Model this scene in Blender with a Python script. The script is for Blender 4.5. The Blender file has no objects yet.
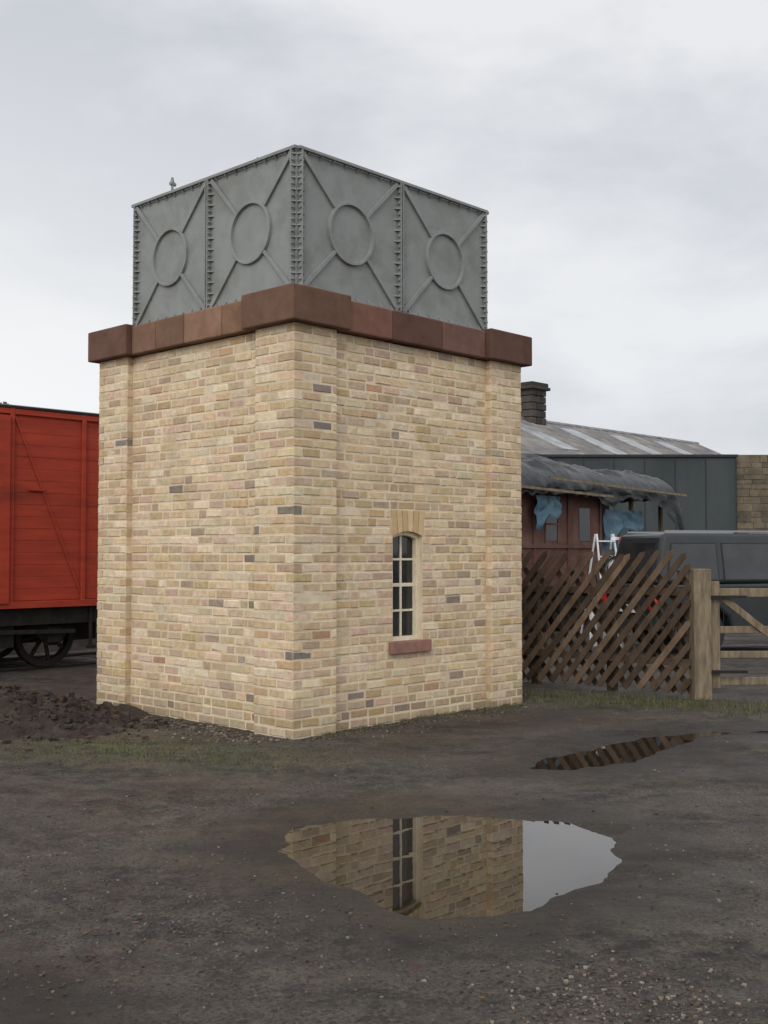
import bpy, math, random
import numpy as np
from mathutils import Vector, Matrix, noise as mnoise
random.seed(7); rng=np.random.default_rng(7)
S=bpy.context.scene
S.view_settings.view_transform='Standard'; S.view_settings.look='None'; S.view_settings.exposure=0

def s2l(r,g,b):
    f=lambda c:(c/255/12.92) if c/255<=0.04045 else ((c/255+0.055)/1.055)**2.4
    return (f(r),f(g),f(b),1)

# ---------------------------------------------------------------- materials
def mat(name,c1,c2=None,scale=5,rough=.7,rough2=None,bump=0,bscale=40,metal=0,attr=None,detail=6,c3=None,s3=1.5,stretch=(1,1,1),spec=.5,ior=None,dist=.01,lo=.35,hi=.65):
    m=bpy.data.materials.new(name); m.use_nodes=True
    nt=m.node_tree; N=nt.nodes; L=nt.links; b=N['Principled BSDF']
    b.inputs['Roughness'].default_value=rough; b.inputs['Metallic'].default_value=metal
    b.inputs['Specular IOR Level'].default_value=spec
    if ior: b.inputs['IOR'].default_value=ior
    tc=N.new('ShaderNodeTexCoord'); mp=N.new('ShaderNodeMapping'); mp.inputs['Scale'].default_value=stretch
    L.new(tc.outputs['Object'],mp.inputs['Vector'])
    def nz(sc,d=detail):
        n=N.new('ShaderNodeTexNoise'); n.inputs['Scale'].default_value=sc; n.inputs['Detail'].default_value=d; n.inputs['Roughness'].default_value=.62
        L.new(mp.outputs[0],n.inputs['Vector']); return n
    def ramp(src,a,bb):
        r=N.new('ShaderNodeMapRange'); r.inputs[1].default_value=a; r.inputs[2].default_value=bb; L.new(src,r.inputs[0]); return r.outputs[0]
    def mix(f,a,bb,mode='MIX'):
        x=N.new('ShaderNodeMix'); x.data_type='RGBA'; x.blend_type=mode
        if hasattr(f,'links') : L.new(f,x.inputs[0])
        else: x.inputs[0].default_value=f
        for v,i in ((a,6),(bb,7)):
            if hasattr(v,'links'): L.new(v,x.inputs[i])
            else: x.inputs[i].default_value=v
        return x.outputs[2]
    n1=nz(scale)
    f=ramp(n1.outputs[0],lo,hi)
    col=mix(f,c1,c2 or c1)
    if c3: col=mix(ramp(nz(s3).outputs[0],.5,.72),col,c3)
    if attr:
        a=N.new('ShaderNodeAttribute'); a.attribute_name=attr
        col=mix(1.0,col,a.outputs[0],'MULTIPLY')
    L.new(col,b.inputs['Base Color'])
    if rough2 is not None:
        r=N.new('ShaderNodeMapRange'); r.inputs[1].default_value=.35; r.inputs[2].default_value=.65
        r.inputs[3].default_value=rough; r.inputs[4].default_value=rough2; L.new(nz(scale*.7).outputs[0],r.inputs[0]); L.new(r.outputs[0],b.inputs['Roughness'])
    if bump:
        bp=N.new('ShaderNodeBump'); bp.inputs['Strength'].default_value=bump; bp.inputs['Distance'].default_value=dist
        L.new(nz(bscale,8).outputs[0],bp.inputs['Height']); L.new(bp.outputs[0],b.inputs['Normal'])
    return m

M={}
M['brick']=mat('brick_buff',(1,1,1,1),(.78,.735,.67,1),scale=16,rough=.9,bump=.7,bscale=48,attr='Col',dist=.010,spec=.2,c3=(.86,.82,.77,1),s3=1.3)
M['mortar']=mat('mortar',s2l(222,206,180),s2l(192,174,148),scale=3,rough=.95,bump=.6,bscale=120,dist=.004,spec=.1)
M['stone']=mat('red_sandstone',(1,1,1,1),(.72,.68,.65,1),scale=5,rough=.8,bump=.5,bscale=60,attr='Col',dist=.006,spec=.25,c3=(.7,.66,.64,1),s3=1.1)
M['tank']=mat('tank_iron',s2l(133,136,133),s2l(124,127,124),scale=5,rough=.5,rough2=.65,bump=.25,bscale=90,metal=.0,dist=.004,c3=s2l(116,117,112),s3=2.5,spec=.4)
M['cream']=mat('cream_paint',s2l(225,215,190),s2l(205,192,165),scale=15,rough=.45)
M['glassdark']=mat('window_glass',(.012,.013,.014,1),(.03,.03,.03,1),scale=3,rough=.04,spec=.6)
M['dark']=mat('dark_interior',(.01,.01,.01,1),rough=.9)
M['sill']=mat('sill_stone',s2l(150,108,94),s2l(124,92,80),scale=12,rough=.8,bump=.3,bscale=60)
M['red']=mat('red_oxide_paint',s2l(168,64,43),s2l(150,55,38),scale=3,rough=.6,rough2=.8,bump=.2,bscale=30,stretch=(.4,.4,3),c3=s2l(126,50,37),s3=1.2,spec=.25)
M['roofgrey']=mat('wagon_roof',s2l(70,70,72),s2l(50,50,52),scale=4,rough=.7)
M['iron']=mat('dark_iron',(.010,.009,.008,1),(.022,.018,.014,1),scale=9,rough=.7,bump=.3,bscale=50,spec=.3)
M['rail']=mat('rail_steel',(.06,.04,.03,1),(.035,.024,.018,1),scale=12,rough=.6,metal=.3)
M['sleeper']=mat('sleeper_wood',(.05,.04,.032,1),(.03,.024,.02,1),scale=12,rough=.9,bump=.5,bscale=30)
M['fence']=mat('fence_wood',(1,1,1,1),(.6,.59,.58,1),scale=8,rough=.85,bump=.4,bscale=60,attr='Col',stretch=(1,1,.4),spec=.2)
M['post']=mat('post_wood',s2l(136,121,100),s2l(98,87,72),scale=9,rough=.85,bump=.5,bscale=50,stretch=(2,2,.4),spec=.25)
M['tarp']=mat('black_tarpaulin',s2l(40,42,46),s2l(24,25,28),scale=2,rough=.28,rough2=.45,bump=.7,bscale=5,dist=.08)
M['bluetarp']=mat('blue_tarpaulin',s2l(84,118,134),s2l(50,80,98),scale=3,rough=.45,bump=.6,bscale=6,dist=.05)
M['maroon']=mat('carriage_maroon',s2l(94,58,48),s2l(72,46,40),scale=3,rough=.7,bump=.2,bscale=20,c3=s2l(112,82,66),s3=1.4)
M['shed']=mat('shed_cladding',s2l(70,75,76),s2l(58,63,64),scale=.8,rough=.85,stretch=(1,1,.3),spec=.2)
M['shedtrim']=mat('shed_trim',s2l(56,60,62),s2l(48,52,54),scale=3,rough=.8,spec=.2)
M['rubble']=mat('rubble_stone',(1,1,1,1),(.6,.58,.55,1),scale=3,rough=.9,bump=.6,bscale=8,attr='Col',dist=.04)
M['slate']=mat('slate_roof',s2l(118,113,110),s2l(88,85,84),scale=1.4,rough=.7,c3=s2l(150,142,134),s3=.9)
M['glazing']=mat('roof_glazing',s2l(166,168,170),s2l(120,122,124),scale=2,rough=.4)
M['whitepaint']=mat('white_paint',(.75,.76,.78,1),(.62,.63,.65,1),scale=5,rough=.4)
M['carpaint']=mat('dark_grey_paint',(.022,.026,.028,1),(.03,.034,.036,1),scale=2,rough=.25,spec=.4)
M['carwhite']=mat('white_car_paint',(.7,.71,.72,1),(.62,.63,.65,1),scale=2,rough=.25)
M['tyre']=mat('tyre_rubber',(.015,.015,.015,1),(.03,.028,.025,1),scale=9,rough=.85)
M['hub']=mat('wheel_alloy',(.3,.3,.31,1),rough=.4,metal=.6)
M['redlight']=mat('tail_light',(.6,.02,.015,1),rough=.2)
M['stonechip']=mat('gravel_stone',(1,1,1,1),(.7,.68,.65,1),scale=30,rough=.75,attr='Col')
M['grass']=mat('grass_blade',(1,1,1,1),(.7,.75,.6,1),scale=6,rough=.7,attr='Col')
M['leaf']=mat('foliage',(1,1,1,1),(.6,.65,.6,1),scale=1,rough=.8,attr='Col')
M['dirt']=mat('dug_earth',s2l(56,45,38),s2l(34,27,23),scale=6,rough=.85,bump=1,bscale=22,dist=.03,c3=s2l(76,62,50),s3=4)

# water
m=bpy.data.materials.new('puddle_water'); m.use_nodes=True; b=m.node_tree.nodes['Principled BSDF']
b.inputs['Base Color'].default_value=(.022,.017,.012,1); b.inputs['Roughness'].default_value=.012; b.inputs['IOR'].default_value=1.5
n=m.node_tree.nodes.new('ShaderNodeTexNoise'); n.inputs['Scale'].default_value=5; tcw=m.node_tree.nodes.new('ShaderNodeTexCoord')
m.node_tree.links.new(tcw.outputs['Object'],n.inputs['Vector'])
bp=m.node_tree.nodes.new('ShaderNodeBump'); bp.inputs['Strength'].default_value=.03; bp.inputs['Distance'].default_value=.01
m.node_tree.links.new(n.outputs[0],bp.inputs['Height']); m.node_tree.links.new(bp.outputs[0],b.inputs['Normal'])
M['water']=m

# ---------------------------------------------------------------- mesh builder
class MB:
    def __init__(s): s.v=[]; s.f=[]; s.c=[]
    def add(s,vs,fs,col=(1,1,1)):
        o=len(s.v); s.v+= [tuple(p) for p in vs]; s.f+=[tuple(i+o for i in f) for f in fs]; s.c+=[col]*len(vs)
    def hexa(s,p,col=(1,1,1)):
        s.add(p,[(0,3,2,1),(4,5,6,7),(0,1,5,4),(1,2,6,5),(2,3,7,6),(3,0,4,7)],col)
    def box(s,a,b,col=(1,1,1)):
        (x0,y0,z0),(x1,y1,z1)=a,b
        s.hexa([(x0,y0,z0),(x1,y0,z0),(x1,y1,z0),(x0,y1,z0),(x0,y0,z1),(x1,y0,z1),(x1,y1,z1),(x0,y1,z1)],col)
    def beam(s,p0,p1,w,h,up=(0,0,1),col=(1,1,1),w1=None):
        p0=Vector(p0);p1=Vector(p1);d=(p1-p0).normalized();u=Vector(up)
        sx=d.cross(u).normalized(); uu=sx.cross(d).normalized(); w1=w1 or w
        P=[]
        for p,ww in ((p0,w),(p1,w1)):
            P+= [p-sx*ww/2-uu*h/2,p+sx*ww/2-uu*h/2,p+sx*ww/2+uu*h/2,p-sx*ww/2+uu*h/2]
        s.hexa(P,col)
    def cyl(s,p0,p1,r0,r1=None,n=12,col=(1,1,1)):
        r1=r0 if r1 is None else r1
        p0=Vector(p0);p1=Vector(p1);d=(p1-p0).normalized()
        a=d.orthogonal().normalized();b=d.cross(a)
        vs=[];
        for p,r in((p0,r0),(p1,r1)):
            for i in range(n):
                t=2*math.pi*i/n; vs.append(p+a*math.cos(t)*r+b*math.sin(t)*r)
        fs=[(i,(i+1)%n,n+(i+1)%n,n+i) for i in range(n)]+[tuple(range(n))[::-1],tuple(range(n,2*n))]
        s.add(vs,fs,col)
    def prism(s,poly,axis,a,b,col=(1,1,1)):
        n=len(poly)
        def mk(u,v,w): return {'y':(u,w,v),'x':(w,u,v),'z':(u,v,w)}[axis]
        vs=[mk(u,v,a) for u,v in poly]+[mk(u,v,b) for u,v in poly]
        fs=[(i,(i+1)%n,n+(i+1)%n,n+i) for i in range(n)]+[tuple(range(n))[::-1],tuple(range(n,2*n))]
        s.add(vs,fs,col)
    def ring(s,c,R,r,axis='y',n=28,m=5,col=(1,1,1)):
        vs=[];fs=[]
        for i in range(n):
            t=2*math.pi*i/n
            for j in range(m):
                p=2*math.pi*j/m; q=R+r*math.cos(p)
                vs.append((c[0]+q*math.cos(t),c[1]+r*math.sin(p),c[2]+q*math.sin(t)))
        for i in range(n):
            for j in range(m): fs.append((i*m+j,((i+1)%n)*m+j,((i+1)%n)*m+(j+1)%m,i*m+(j+1)%m))
        s.add(vs,fs,col)
    def build(s,name,m,parent=None,bevel=0,smooth=False,recalc=True,segs=2):
        me=bpy.data.meshes.new(name); me.from_pydata(s.v,[],s.f)
        ca=me.color_attributes.new('Col','FLOAT_COLOR','POINT')
        arr=np.ones((len(s.v),4),dtype=np.float32); arr[:,:3]=np.array(s.c,dtype=np.float32).reshape(-1,3); ca.data.foreach_set('color',arr.ravel())
        if recalc:
            import bmesh
            bm=bmesh.new(); bm.from_mesh(me); bmesh.ops.recalc_face_normals(bm,faces=bm.faces); bm.to_mesh(me); bm.free()
        me.materials.append(m); o=bpy.data.objects.new(name,me); S.collection.objects.link(o)
        if smooth: me.polygons.foreach_set('use_smooth',[True]*len(me.polygons))
        if bevel:
            md=o.modifiers.new('bevel','BEVEL'); md.width=bevel; md.segments=segs; md.limit_method='ANGLE'; md.angle_limit=math.radians(35)
        if parent: o.parent=parent
        return o
def empty(name,loc=(0,0,0),rz=0):
    e=bpy.data.objects.new(name,None); S.collection.objects.link(e); e.location=loc; e.rotation_euler=(0,0,rz); e.empty_display_size=.2; return e

# ---------------------------------------------------------------- numpy noise
T=rng.random((256,256))
def vn(x,y,off=0):
    x=x+off*17.3; y=y+off*9.1
    ix=np.floor(x).astype(int);iy=np.floor(y).astype(int);fx=x-ix;fy=y-iy
    fx=fx*fx*(3-2*fx);fy=fy*fy*(3-2*fy)
    g=lambda a,b:T[a&255,b&255]
    return (g(ix,iy)*(1-fx)+g(ix+1,iy)*fx)*(1-fy)+(g(ix,iy+1)*(1-fx)+g(ix+1,iy+1)*fx)*fy
def fbm(x,y,o=4,off=0):
    r=0;a=.5;t=0
    for i in range(o): r=r+a*vn(x,y,off+i*3.7); t+=a; a*=.5; x=x*2.03;y=y*2.03
    return r/t
def sstep(a,b,x):
    t=np.clip((x-a)/(b-a),0,1); return t*t*(3-2*t)
def sdf(px,py,poly):
    d=np.full(px.shape,1e9);ins=np.zeros(px.shape,bool);n=len(poly)
    for i in range(n):
        ax,ay=poly[i];bx,by=poly[(i+1)%n]
        ex,ey=bx-ax,by-ay;wx,wy=px-ax,py-ay
        t=np.clip((wx*ex+wy*ey)/(ex*ex+ey*ey),0,1)
        d=np.minimum(d,np.hypot(wx-ex*t,wy-ey*t))
        c=((ay>py)!=(by>py))&(px<(bx-ax)*(py-ay)/(by-ay+1e-12)+ax); ins^=c
    return np.where(ins,-d,d)
PUD=[
 [(1.42,6.15),(1.42,6.7),(1.15,7.15),(.5,7.35),(-.15,7.3),(-.6,6.95),(-.72,6.4),(-.5,5.85),(-.15,5.35),(.15,5.05),(.45,5.12),(.85,5.42),(1.2,5.75)],
 [(1.0,8.75),(1.2,9.3),(1.7,9.85),(2.2,10.3),(2.7,10.6),(3.0,10.75),(3.6,10.8),(4.0,10.6),(3.6,10.45),(3.0,10.25),(2.5,9.6),(2.0,8.95),(1.5,8.6)],
 [(-1.9,4.5),(-1.45,4.35),(-1.2,4.05),(-1.3,3.75),(-1.9,3.6)],
 [(2.85,8.6),(3.1,8.9),(4.3,9.0),(4.5,8.4),(3.2,8.3)],
]
WL=-.014
def ground_h(x,y):
    dp=np.full(x.shape,1e9)
    for p in PUD: dp=np.minimum(dp,sdf(x,y,p))
    dp=dp+.12*(fbm(x*2.0,y*1.5,3,5)-.5)*2+.045*(fbm(x*6,y*4,3,6)-.5)*2
    near=sstep(60,15,np.hypot(x,y))
    soft=.35+.65*sstep(-.05,.35,dp)
    h=.016*fbm(x*.9,y*.9,3,1)+(.016*fbm(x*5,y*5,3,2)+.014*fbm(x*17,y*17,3,8)**2-.012)*soft-.004
    h=h*near
    h=np.maximum(h,-.008)
    h=h-.034*sstep(.12,-.32,dp)
    return h,dp
def axis(lo,hi,st,far,g=1.16):
    a=list(np.arange(lo,hi,st)); s=st;x=a[-1];up=[]
    while x<far: s*=g;x+=s;up.append(x)
    s=st;x=lo;dn=[]
    while x>-far: s*=g;x-=s;dn.append(x)
    return np.array(dn[::-1]+a+up)
xs=axis(-4.2,4.2,.022,1500);ys=axis(3.3,12.6,.025,1500)
X,Y=np.meshgrid(xs,ys); H,DP=ground_h(X,Y)
nx,ny=len(xs),len(ys)
V=np.stack([X.ravel(),Y.ravel(),H.ravel()],1)
idx=np.arange(nx*ny).reshape(ny,nx)
F=np.stack([idx[:-1,:-1].ravel(),idx[:-1,1:].ravel(),idx[1:,1:].ravel(),idx[1:,:-1].ravel()],1)
me=bpy.data.meshes.new('ground'); me.vertices.add(len(V)); me.vertices.foreach_set('co',V.ravel())
me.loops.add(F.size); me.loops.foreach_set('vertex_index',F.ravel()); me.polygons.add(len(F))
me.polygons.foreach_set('loop_start',np.arange(0,F.size,4)); me.polygons.foreach_set('loop_total',np.full(len(F),4)); me.update(); me.validate()
wa=me.attributes.new('wet','FLOAT','POINT')
# damp strip where rain runs off the tower's right-hand wall and along the fence
damp=np.exp(-(((X-1.4)*.691+(Y-10.9)*.723)/1.8)**2-(((X-1.2)*-.723+(Y-11.0)*.691)/.45)**2)*.8
wa.data.foreach_set('value',np.maximum(sstep(.7,.02,DP),damp).ravel().astype(np.float32))
gm=np.maximum(np.exp(-(((X+2.3)/.9)**2+((Y-9.7)/.6)**2)),np.exp(-(((X+1.2)/.8)**2+((Y-9.2)/.5)**2))*.8)
gm=np.maximum(gm,np.exp(-(((X-2.6)/1.3)**2+((Y-12.6)/.6)**2))*.9)
ga=me.attributes.new('moss','FLOAT','POINT'); ga.data.foreach_set('value',gm.ravel().astype(np.float32))
me.polygons.foreach_set('use_smooth',[True]*len(F))
g=bpy.data.objects.new('ground',me); S.collection.objects.link(g)
m=bpy.data.materials.new('muddy_yard'); m.use_nodes=True; nt=m.node_tree;N=nt.nodes;L=nt.links;b=N['Principled BSDF']
tc=N.new('ShaderNodeTexCoord')
def nz(sc,d=8,st=None,r=.62,rot=.45):
    n=N.new('ShaderNodeTexNoise'); n.inputs['Scale'].default_value=sc; n.inputs['Detail'].default_value=d; n.inputs['Roughness'].default_value=r
    if st:
        mp=N.new('ShaderNodeMapping'); mp.inputs['Scale'].default_value=st; mp.inputs['Rotation'].default_value=(0,0,rot); L.new(tc.outputs['Object'],mp.inputs[0]); L.new(mp.outputs[0],n.inputs['Vector'])
    else: L.new(tc.outputs['Object'],n.inputs['Vector'])
    return n.outputs[0]
def mr(src,a,bb,c=0,d=1):
    r=N.new('ShaderNodeMapRange'); r.inputs[1].default_value=a;r.inputs[2].default_value=bb;r.inputs[3].default_value=c;r.inputs[4].default_value=d;L.new(src,r.inputs[0]);return r.outputs[0]
def mx(f,a,bb,mode='MIX'):
    x=N.new('ShaderNodeMix'); x.data_type='RGBA'; x.blend_type=mode
    L.new(f,x.inputs[0]) if hasattr(f,'links') else setattr(x.inputs[0],'default_value',f)
    for v,i in((a,6),(bb,7)):
        L.new(v,x.inputs[i]) if hasattr(v,'links') else setattr(x.inputs[i],'default_value',v)
    return x.outputs[2]
def mul(a,bb):
    x=N.new('ShaderNodeMath'); x.operation='MULTIPLY'; L.new(a,x.inputs[0])
    L.new(bb,x.inputs[1]) if hasattr(bb,'links') else setattr(x.inputs[1],'default_value',bb)
    return x.outputs[0]
c=mx(mr(nz(1.1,8,(1,1.6,1)),.40,.60),s2l(46,42,38),s2l(82,74,66))
c=mx(mr(nz(5.5,7),.44,.64),c,s2l(94,86,76))
c=mx(mr(nz(26,5,None,.75),.50,.72),c,s2l(104,96,87))
c=mx(mr(nz(.5,5),.53,.66),c,s2l(84,69,54))
c=mx(mr(nz(60,3,None,.7),.35,.55,.85,0),c,s2l(28,25,23))
c=mx(mr(nz(1.7,7),.66,.70),c,s2l(88,48,38))
ms_=N.new('ShaderNodeAttribute'); ms_.attribute_name='moss'
c=mx(mul(ms_.outputs['Fac'],mr(nz(7,7),.44,.60,0,.9)),c,s2l(84,86,52))
w=N.new('ShaderNodeAttribute'); w.attribute_name='wet'
c=mx(mul(w.outputs['Fac'],.78),c,s2l(37,31,26)); L.new(c,b.inputs['Base Color'])
rr=mr(nz(.9,6,(1,1.6,1)),.38,.58,.42,.9)
r2=N.new('ShaderNodeMath'); r2.operation='MULTIPLY_ADD'; L.new(w.outputs['Fac'],r2.inputs[0]); r2.inputs[1].default_value=-.24; L.new(rr,r2.inputs[2]); L.new(r2.outputs[0],b.inputs['Roughness'])
b.inputs['Specular IOR Level'].default_value=.38
bp=N.new('ShaderNodeBump'); bp.inputs['Strength'].default_value=1.0; bp.inputs['Distance'].default_value=.018; L.new(nz(38,9,None,.72),bp.inputs['Height']); L.new(bp.outputs[0],b.inputs['Normal'])
me.materials.append(m)
# puddle water
for i,p in enumerate(PUD):
    cx=sum(q[0] for q in p)/len(p);cy=sum(q[1] for q in p)/len(p)
    k=MB(); vs=[]
    for q in p:
        d=Vector((q[0]-cx,q[1]-cy)); l=d.length; d=d*((l+.34)/l); vs.append((cx+d.x,cy+d.y,WL))
    k.add(vs,[tuple(range(len(vs)))[::-1]]); k.build('puddle' if i==0 else 'puddle.%03d'%i,M['water'])
def hz(x,y):
    h,_=ground_h(np.array([float(x)]),np.array([float(y)])); return float(h[0])

# ---------------------------------------------------------------- water tower
RZ=math.atan2(.723,.691); C=(-.806,10.077,0)
tower=empty('water_tower',C,RZ)
LA,LB=3.37,3.17; P=.54; REC=.07; CH=.0865; NC=43; TOP=CH*NC
pal=[((216,196,165),5),((209,187,153),5),((222,205,178),3.5),((213,190,159),3.5),((200,175,138),2.0),((208,183,160),2.6),((195,171,144),1.6),((176,158,139),.6),((142,132,122),.2),((192,152,124),.12)]
pw=[w for _,w in pal]
def brickcol(z=1):
    c=random.choices(pal,pw)[0][0]; j=random.uniform(.93,1.05)
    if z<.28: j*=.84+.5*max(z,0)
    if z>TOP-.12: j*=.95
    l=s2l(*[min(255,k*j+random.uniform(-3,3)) for k in c]); return l[:3]
bk=MB(); mo=MB()
def frame(fi):
    return {0:((0,0),(1,0),(0,-1),LA),1:((0,0),(0,1),(-1,0),LB),2:((0,LB),(1,0),(0,1),LA),3:((LA,0),(0,1),(1,0),LB)}[fi]
def pt(fr,u,w,z):
    o,ud,nd,_=fr; return (o[0]+ud[0]*u+nd[0]*w,o[1]+ud[1]*u+nd[1]*w,z)
def brick(fr,u0,u1,z0,z1,w,depth=.1,col=None):
    w+=random.gauss(0,.0022); ch=.008
    j=lambda s=.0032:random.uniform(-s,s)
    tl=j(.003)
    mid=[(u0+j(),z0+j()),(u1+j(),z0+j()),(u1+j(),z1+j()),(u0+j(),z1+j())]
    cu=sum(a for a,_ in mid)/4;cz=sum(a for _,a in mid)/4
    vs=[pt(fr,u,w-depth,z) for u,z in mid]+[pt(fr,u,w-ch,z) for u,z in mid]
    vs+=[pt(fr,u+(ch if u<cu else -ch),w+j(.001)+tl*(1 if z>cz else -1)*.4,z+(ch if z<cz else -ch)) for u,z in mid]
    fs=[(i,(i+1)%4,4+(i+1)%4,4+i) for i in range(4)]+[(4+i,4+(i+1)%4,8+(i+1)%4,8+i) for i in range(4)]+[(8,9,10,11)]
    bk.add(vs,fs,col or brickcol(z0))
def fill(fr,a,b,z0,z1,w,first,seq):
    J=.014; u=a; k=0; L1=first
    while u<b-.03:
        l=L1 if k==0 else (.225 if seq[k%len(seq)] else .108)
        l+=random.uniform(-.006,.006)
        e=u+l
        if b-e<.07: e=b
        e=min(e,b)
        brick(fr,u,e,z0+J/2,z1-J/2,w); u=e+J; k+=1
WU0,WU1=1.365,1.80; WZ0=9*CH; WS=21*CH; WT=24*CH
for fi in range(4):
    fr=frame(fi); Lf=fr[3]
    for c in range(-1,NC):
        z0=c*CH+random.uniform(-.001,.001); z1=(c+1)*CH
        own=(c%2)==(fi%2); s=0 if own else .114
        seq=random.choice([(1,1,1),(1,1,0),(1,0,1),(1,1,1,0)])
        fill(fr,s,P,z0,z1,0,.225 if own else .215,(1,1))
        fill(fr,Lf-P,Lf-s,z0,z1,0,.108 if own else .225,(1,1))
        segs=[(P+.008,Lf-P-.008)]
        if fi==0:
            if 9<=c<21: segs=[(P+.008,WU0),(WU1,Lf-P-.008)]
            elif 21<=c<24: segs=[(P+.008,WU0-.035),(WU1+.035,Lf-P-.008)]
        for a,b_ in segs: fill(fr,a,b_,z0,z1,-REC,random.choice([.225,.108,.16,.225,.19]),seq)
# window arch voussoirs
fr=frame(0); nv=6; cu=(WU0+WU1)/2; rise=.05
for i in range(nv):
    t0=i/nv;t1=(i+1)/nv
    def pos(t,top):
        hw=(WU1-WU0)/2+(.03 if top else 0); u=cu+(t*2-1)*hw
        z=(WT-.004 if top else WS)+rise*(1-(t*2-1)**2)*(0.0 if top else 1); return u,z
    g_=.006; w=-REC+.004
    q=[pos(t0,0),pos(t1,0),pos(t1,1),pos(t0,1)]
    q=[(q[0][0]+g_,q[0][1]),(q[1][0]-g_,q[1][1]),(q[2][0]-g_,q[2][1]),(q[3][0]+g_,q[3][1])]
    vs=[pt(fr,u,w-.1,z) for u,z in q]+[pt(fr,u,w,z) for u,z in q]
    bk.add(vs,[(4,5,6,7),(0,1,5,4),(1,2,6,5),(2,3,7,6),(3,0,4,7)],s2l(*random.choice([(214,190,150),(206,178,136),(220,200,164)]))[:3])
bk.build('brickwork',M['brick'],tower)
# mortar core
e=.0055
def core(fr,u0,u1,z0,z1,w0,w1):
    a=pt(fr,u0,w0,z0);b_=pt(fr,u1,w1,z1)
    mo.box(tuple(min(a[i],b_[i]) for i in range(3)),tuple(max(a[i],b_[i]) for i in range(3)))
for (x0,y0) in ((0,0),(LA-P,0),(0,LB-P),(LA-P,LB-P)):
    mo.box((x0+e,y0+e,-.1),(x0+P-e,y0+P-e,TOP-.002))
for fi in range(4):
    fr=frame(fi);Lf=fr[3];w1=-REC-e;w0=-.28
    if fi==0:
        core(fr,P-.01,WU0+.004,-.1,TOP-.004,w0,w1); core(fr,WU1-.004,Lf-P+.01,-.1,TOP-.004,w0,w1)
        core(fr,WU0+.004,WU1-.004,-.1,WZ0-.002,w0,w1-.0005); core(fr,WU0+.004,WU1-.004,WS+.052,TOP-.006,w0,w1-.0005)
    else: core(fr,P-.01,Lf-P+.01,-.1,TOP-.004,w0,w1)
mo.build('mortar_joints',M['mortar'],tower)
k=MB(); k.box((.3,.29,.0),(LA-.3,LB-.3,.02)); k.build('floor_slab',M['dark'],tower)
# window
k=MB(); d0=-REC-.055; fw=.034
def wb(u0,u1,z0,z1,w0,w1): 
    k.box((u0,-w1,z0),(u1,-w0,z1))
wb(WU0+.002,WU0+fw,WZ0+.001,WS+.03,d0-.07,d0); wb(WU1-fw,WU1-.002,WZ0+.001,WS+.03,d0-.07,d0)
wb(WU0+fw,WU1-fw,WZ0+.001,WZ0+.045,d0-.07,d0-.002)
n=8
for i in range(n):   # arched head
    ta=i/n*2-1;tb=(i+1)/n*2-1
    ua=cu+ta*(cu-WU0-.003);ub=cu+tb*(cu-WU0-.003)
    za=WS+rise*(1-ta*ta);zb=WS+rise*(1-tb*tb)
    k.hexa([(ua,-d0-.001,za-.04),(ub,-d0-.001,zb-.04),(ub,-d0+.07,zb-.04),(ua,-d0+.07,za-.04),(ua,-d0-.001,za+.003),(ub,-d0-.001,zb+.003),(ub,-d0+.07,zb+.003),(ua,-d0+.07,za+.003)])
dm=d0-.03
wb(cu-.012,cu+.012,WZ0+.045,WS+.02,dm-.035,dm-.008)
for i in (1,2,3):
    z=WZ0+.045+(WS-WZ0-.02)*i/4; h=.011 if i!=2 else .018
    wb(WU0+fw,WU1-fw,z-h,z+h,dm-.033,dm-.010)
k.build('window_frame',M['cream'],tower,bevel=.003)
k=MB(); k.box((WU0+.01,-dm+.022,WZ0+.02),(WU1-.01,-dm+.026,WS+.05)); k.build('window_glass',M['glassdark'],tower)
k=MB(); k.box((WU0-.06,.0-.045+REC,WZ0-.115),(WU1+.09,.125-.02,WZ0+.004)); k.build('window_sill',M['sill'],tower,bevel=.008)
# cornice
k=MB(); PR=.09; zb=TOP+.002; zt=4.045
scol=[(112,84,70),(106,78,66),(120,92,76),(98,72,60),(126,98,80)]
def sc(i=None): return s2l(*(scol[i] if i is not None else random.choice(scol)))[:3]
B=P+.10
sc4=[sc(0),sc(3),sc(1),sc(2)]
for i,(x0,y0,x1,y1) in enumerate(((-PR,-PR,B,B),(LA-B,-PR,LA+PR,B),(-PR,LB-B,B,LB+PR),(LA-B,LB-B,LA+PR,LB+PR))):
    k.box((x0,y0,zb),(x1,y1,zt),sc4[i])
fo=.02
def run(fi,L_,cuts,cols):
    fr=frame(fi)
    pts=[B+.004]+cuts+[L_-B-.004]
    for j in range(len(pts)-1):
        a=pt(fr,pts[j]+.003,fo+random.uniform(-.003,.003),zb+.004);b_=pt(fr,pts[j+1]-.003,-.35,zt-.018-random.uniform(0,.006))
        k.box(tuple(min(a[i],b_[i]) for i in range(3)),tuple(max(a[i],b_[i]) for i in range(3)),s2l(*cols[j%len(cols)])[:3])
run(0,LA,[1.28,2.02],[(128,92,80),(100,72,62),(118,88,78)])
run(1,LB,[1.02,1.62,2.1],[(132,102,80),(146,114,94),(122,94,76),(130,100,82)])
run(2,LA,[1.4,2.2],scol); run(3,LB,[1.2,2.0],scol)
k.build('sandstone_cornice',M['stone'],tower,bevel=.014)
k=MB(); k.box((.4,.4,TOP-.05),(LA-.4,LB-.4,zt-.03)); k.build('cornice_deck',M['dark'],tower)
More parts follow.
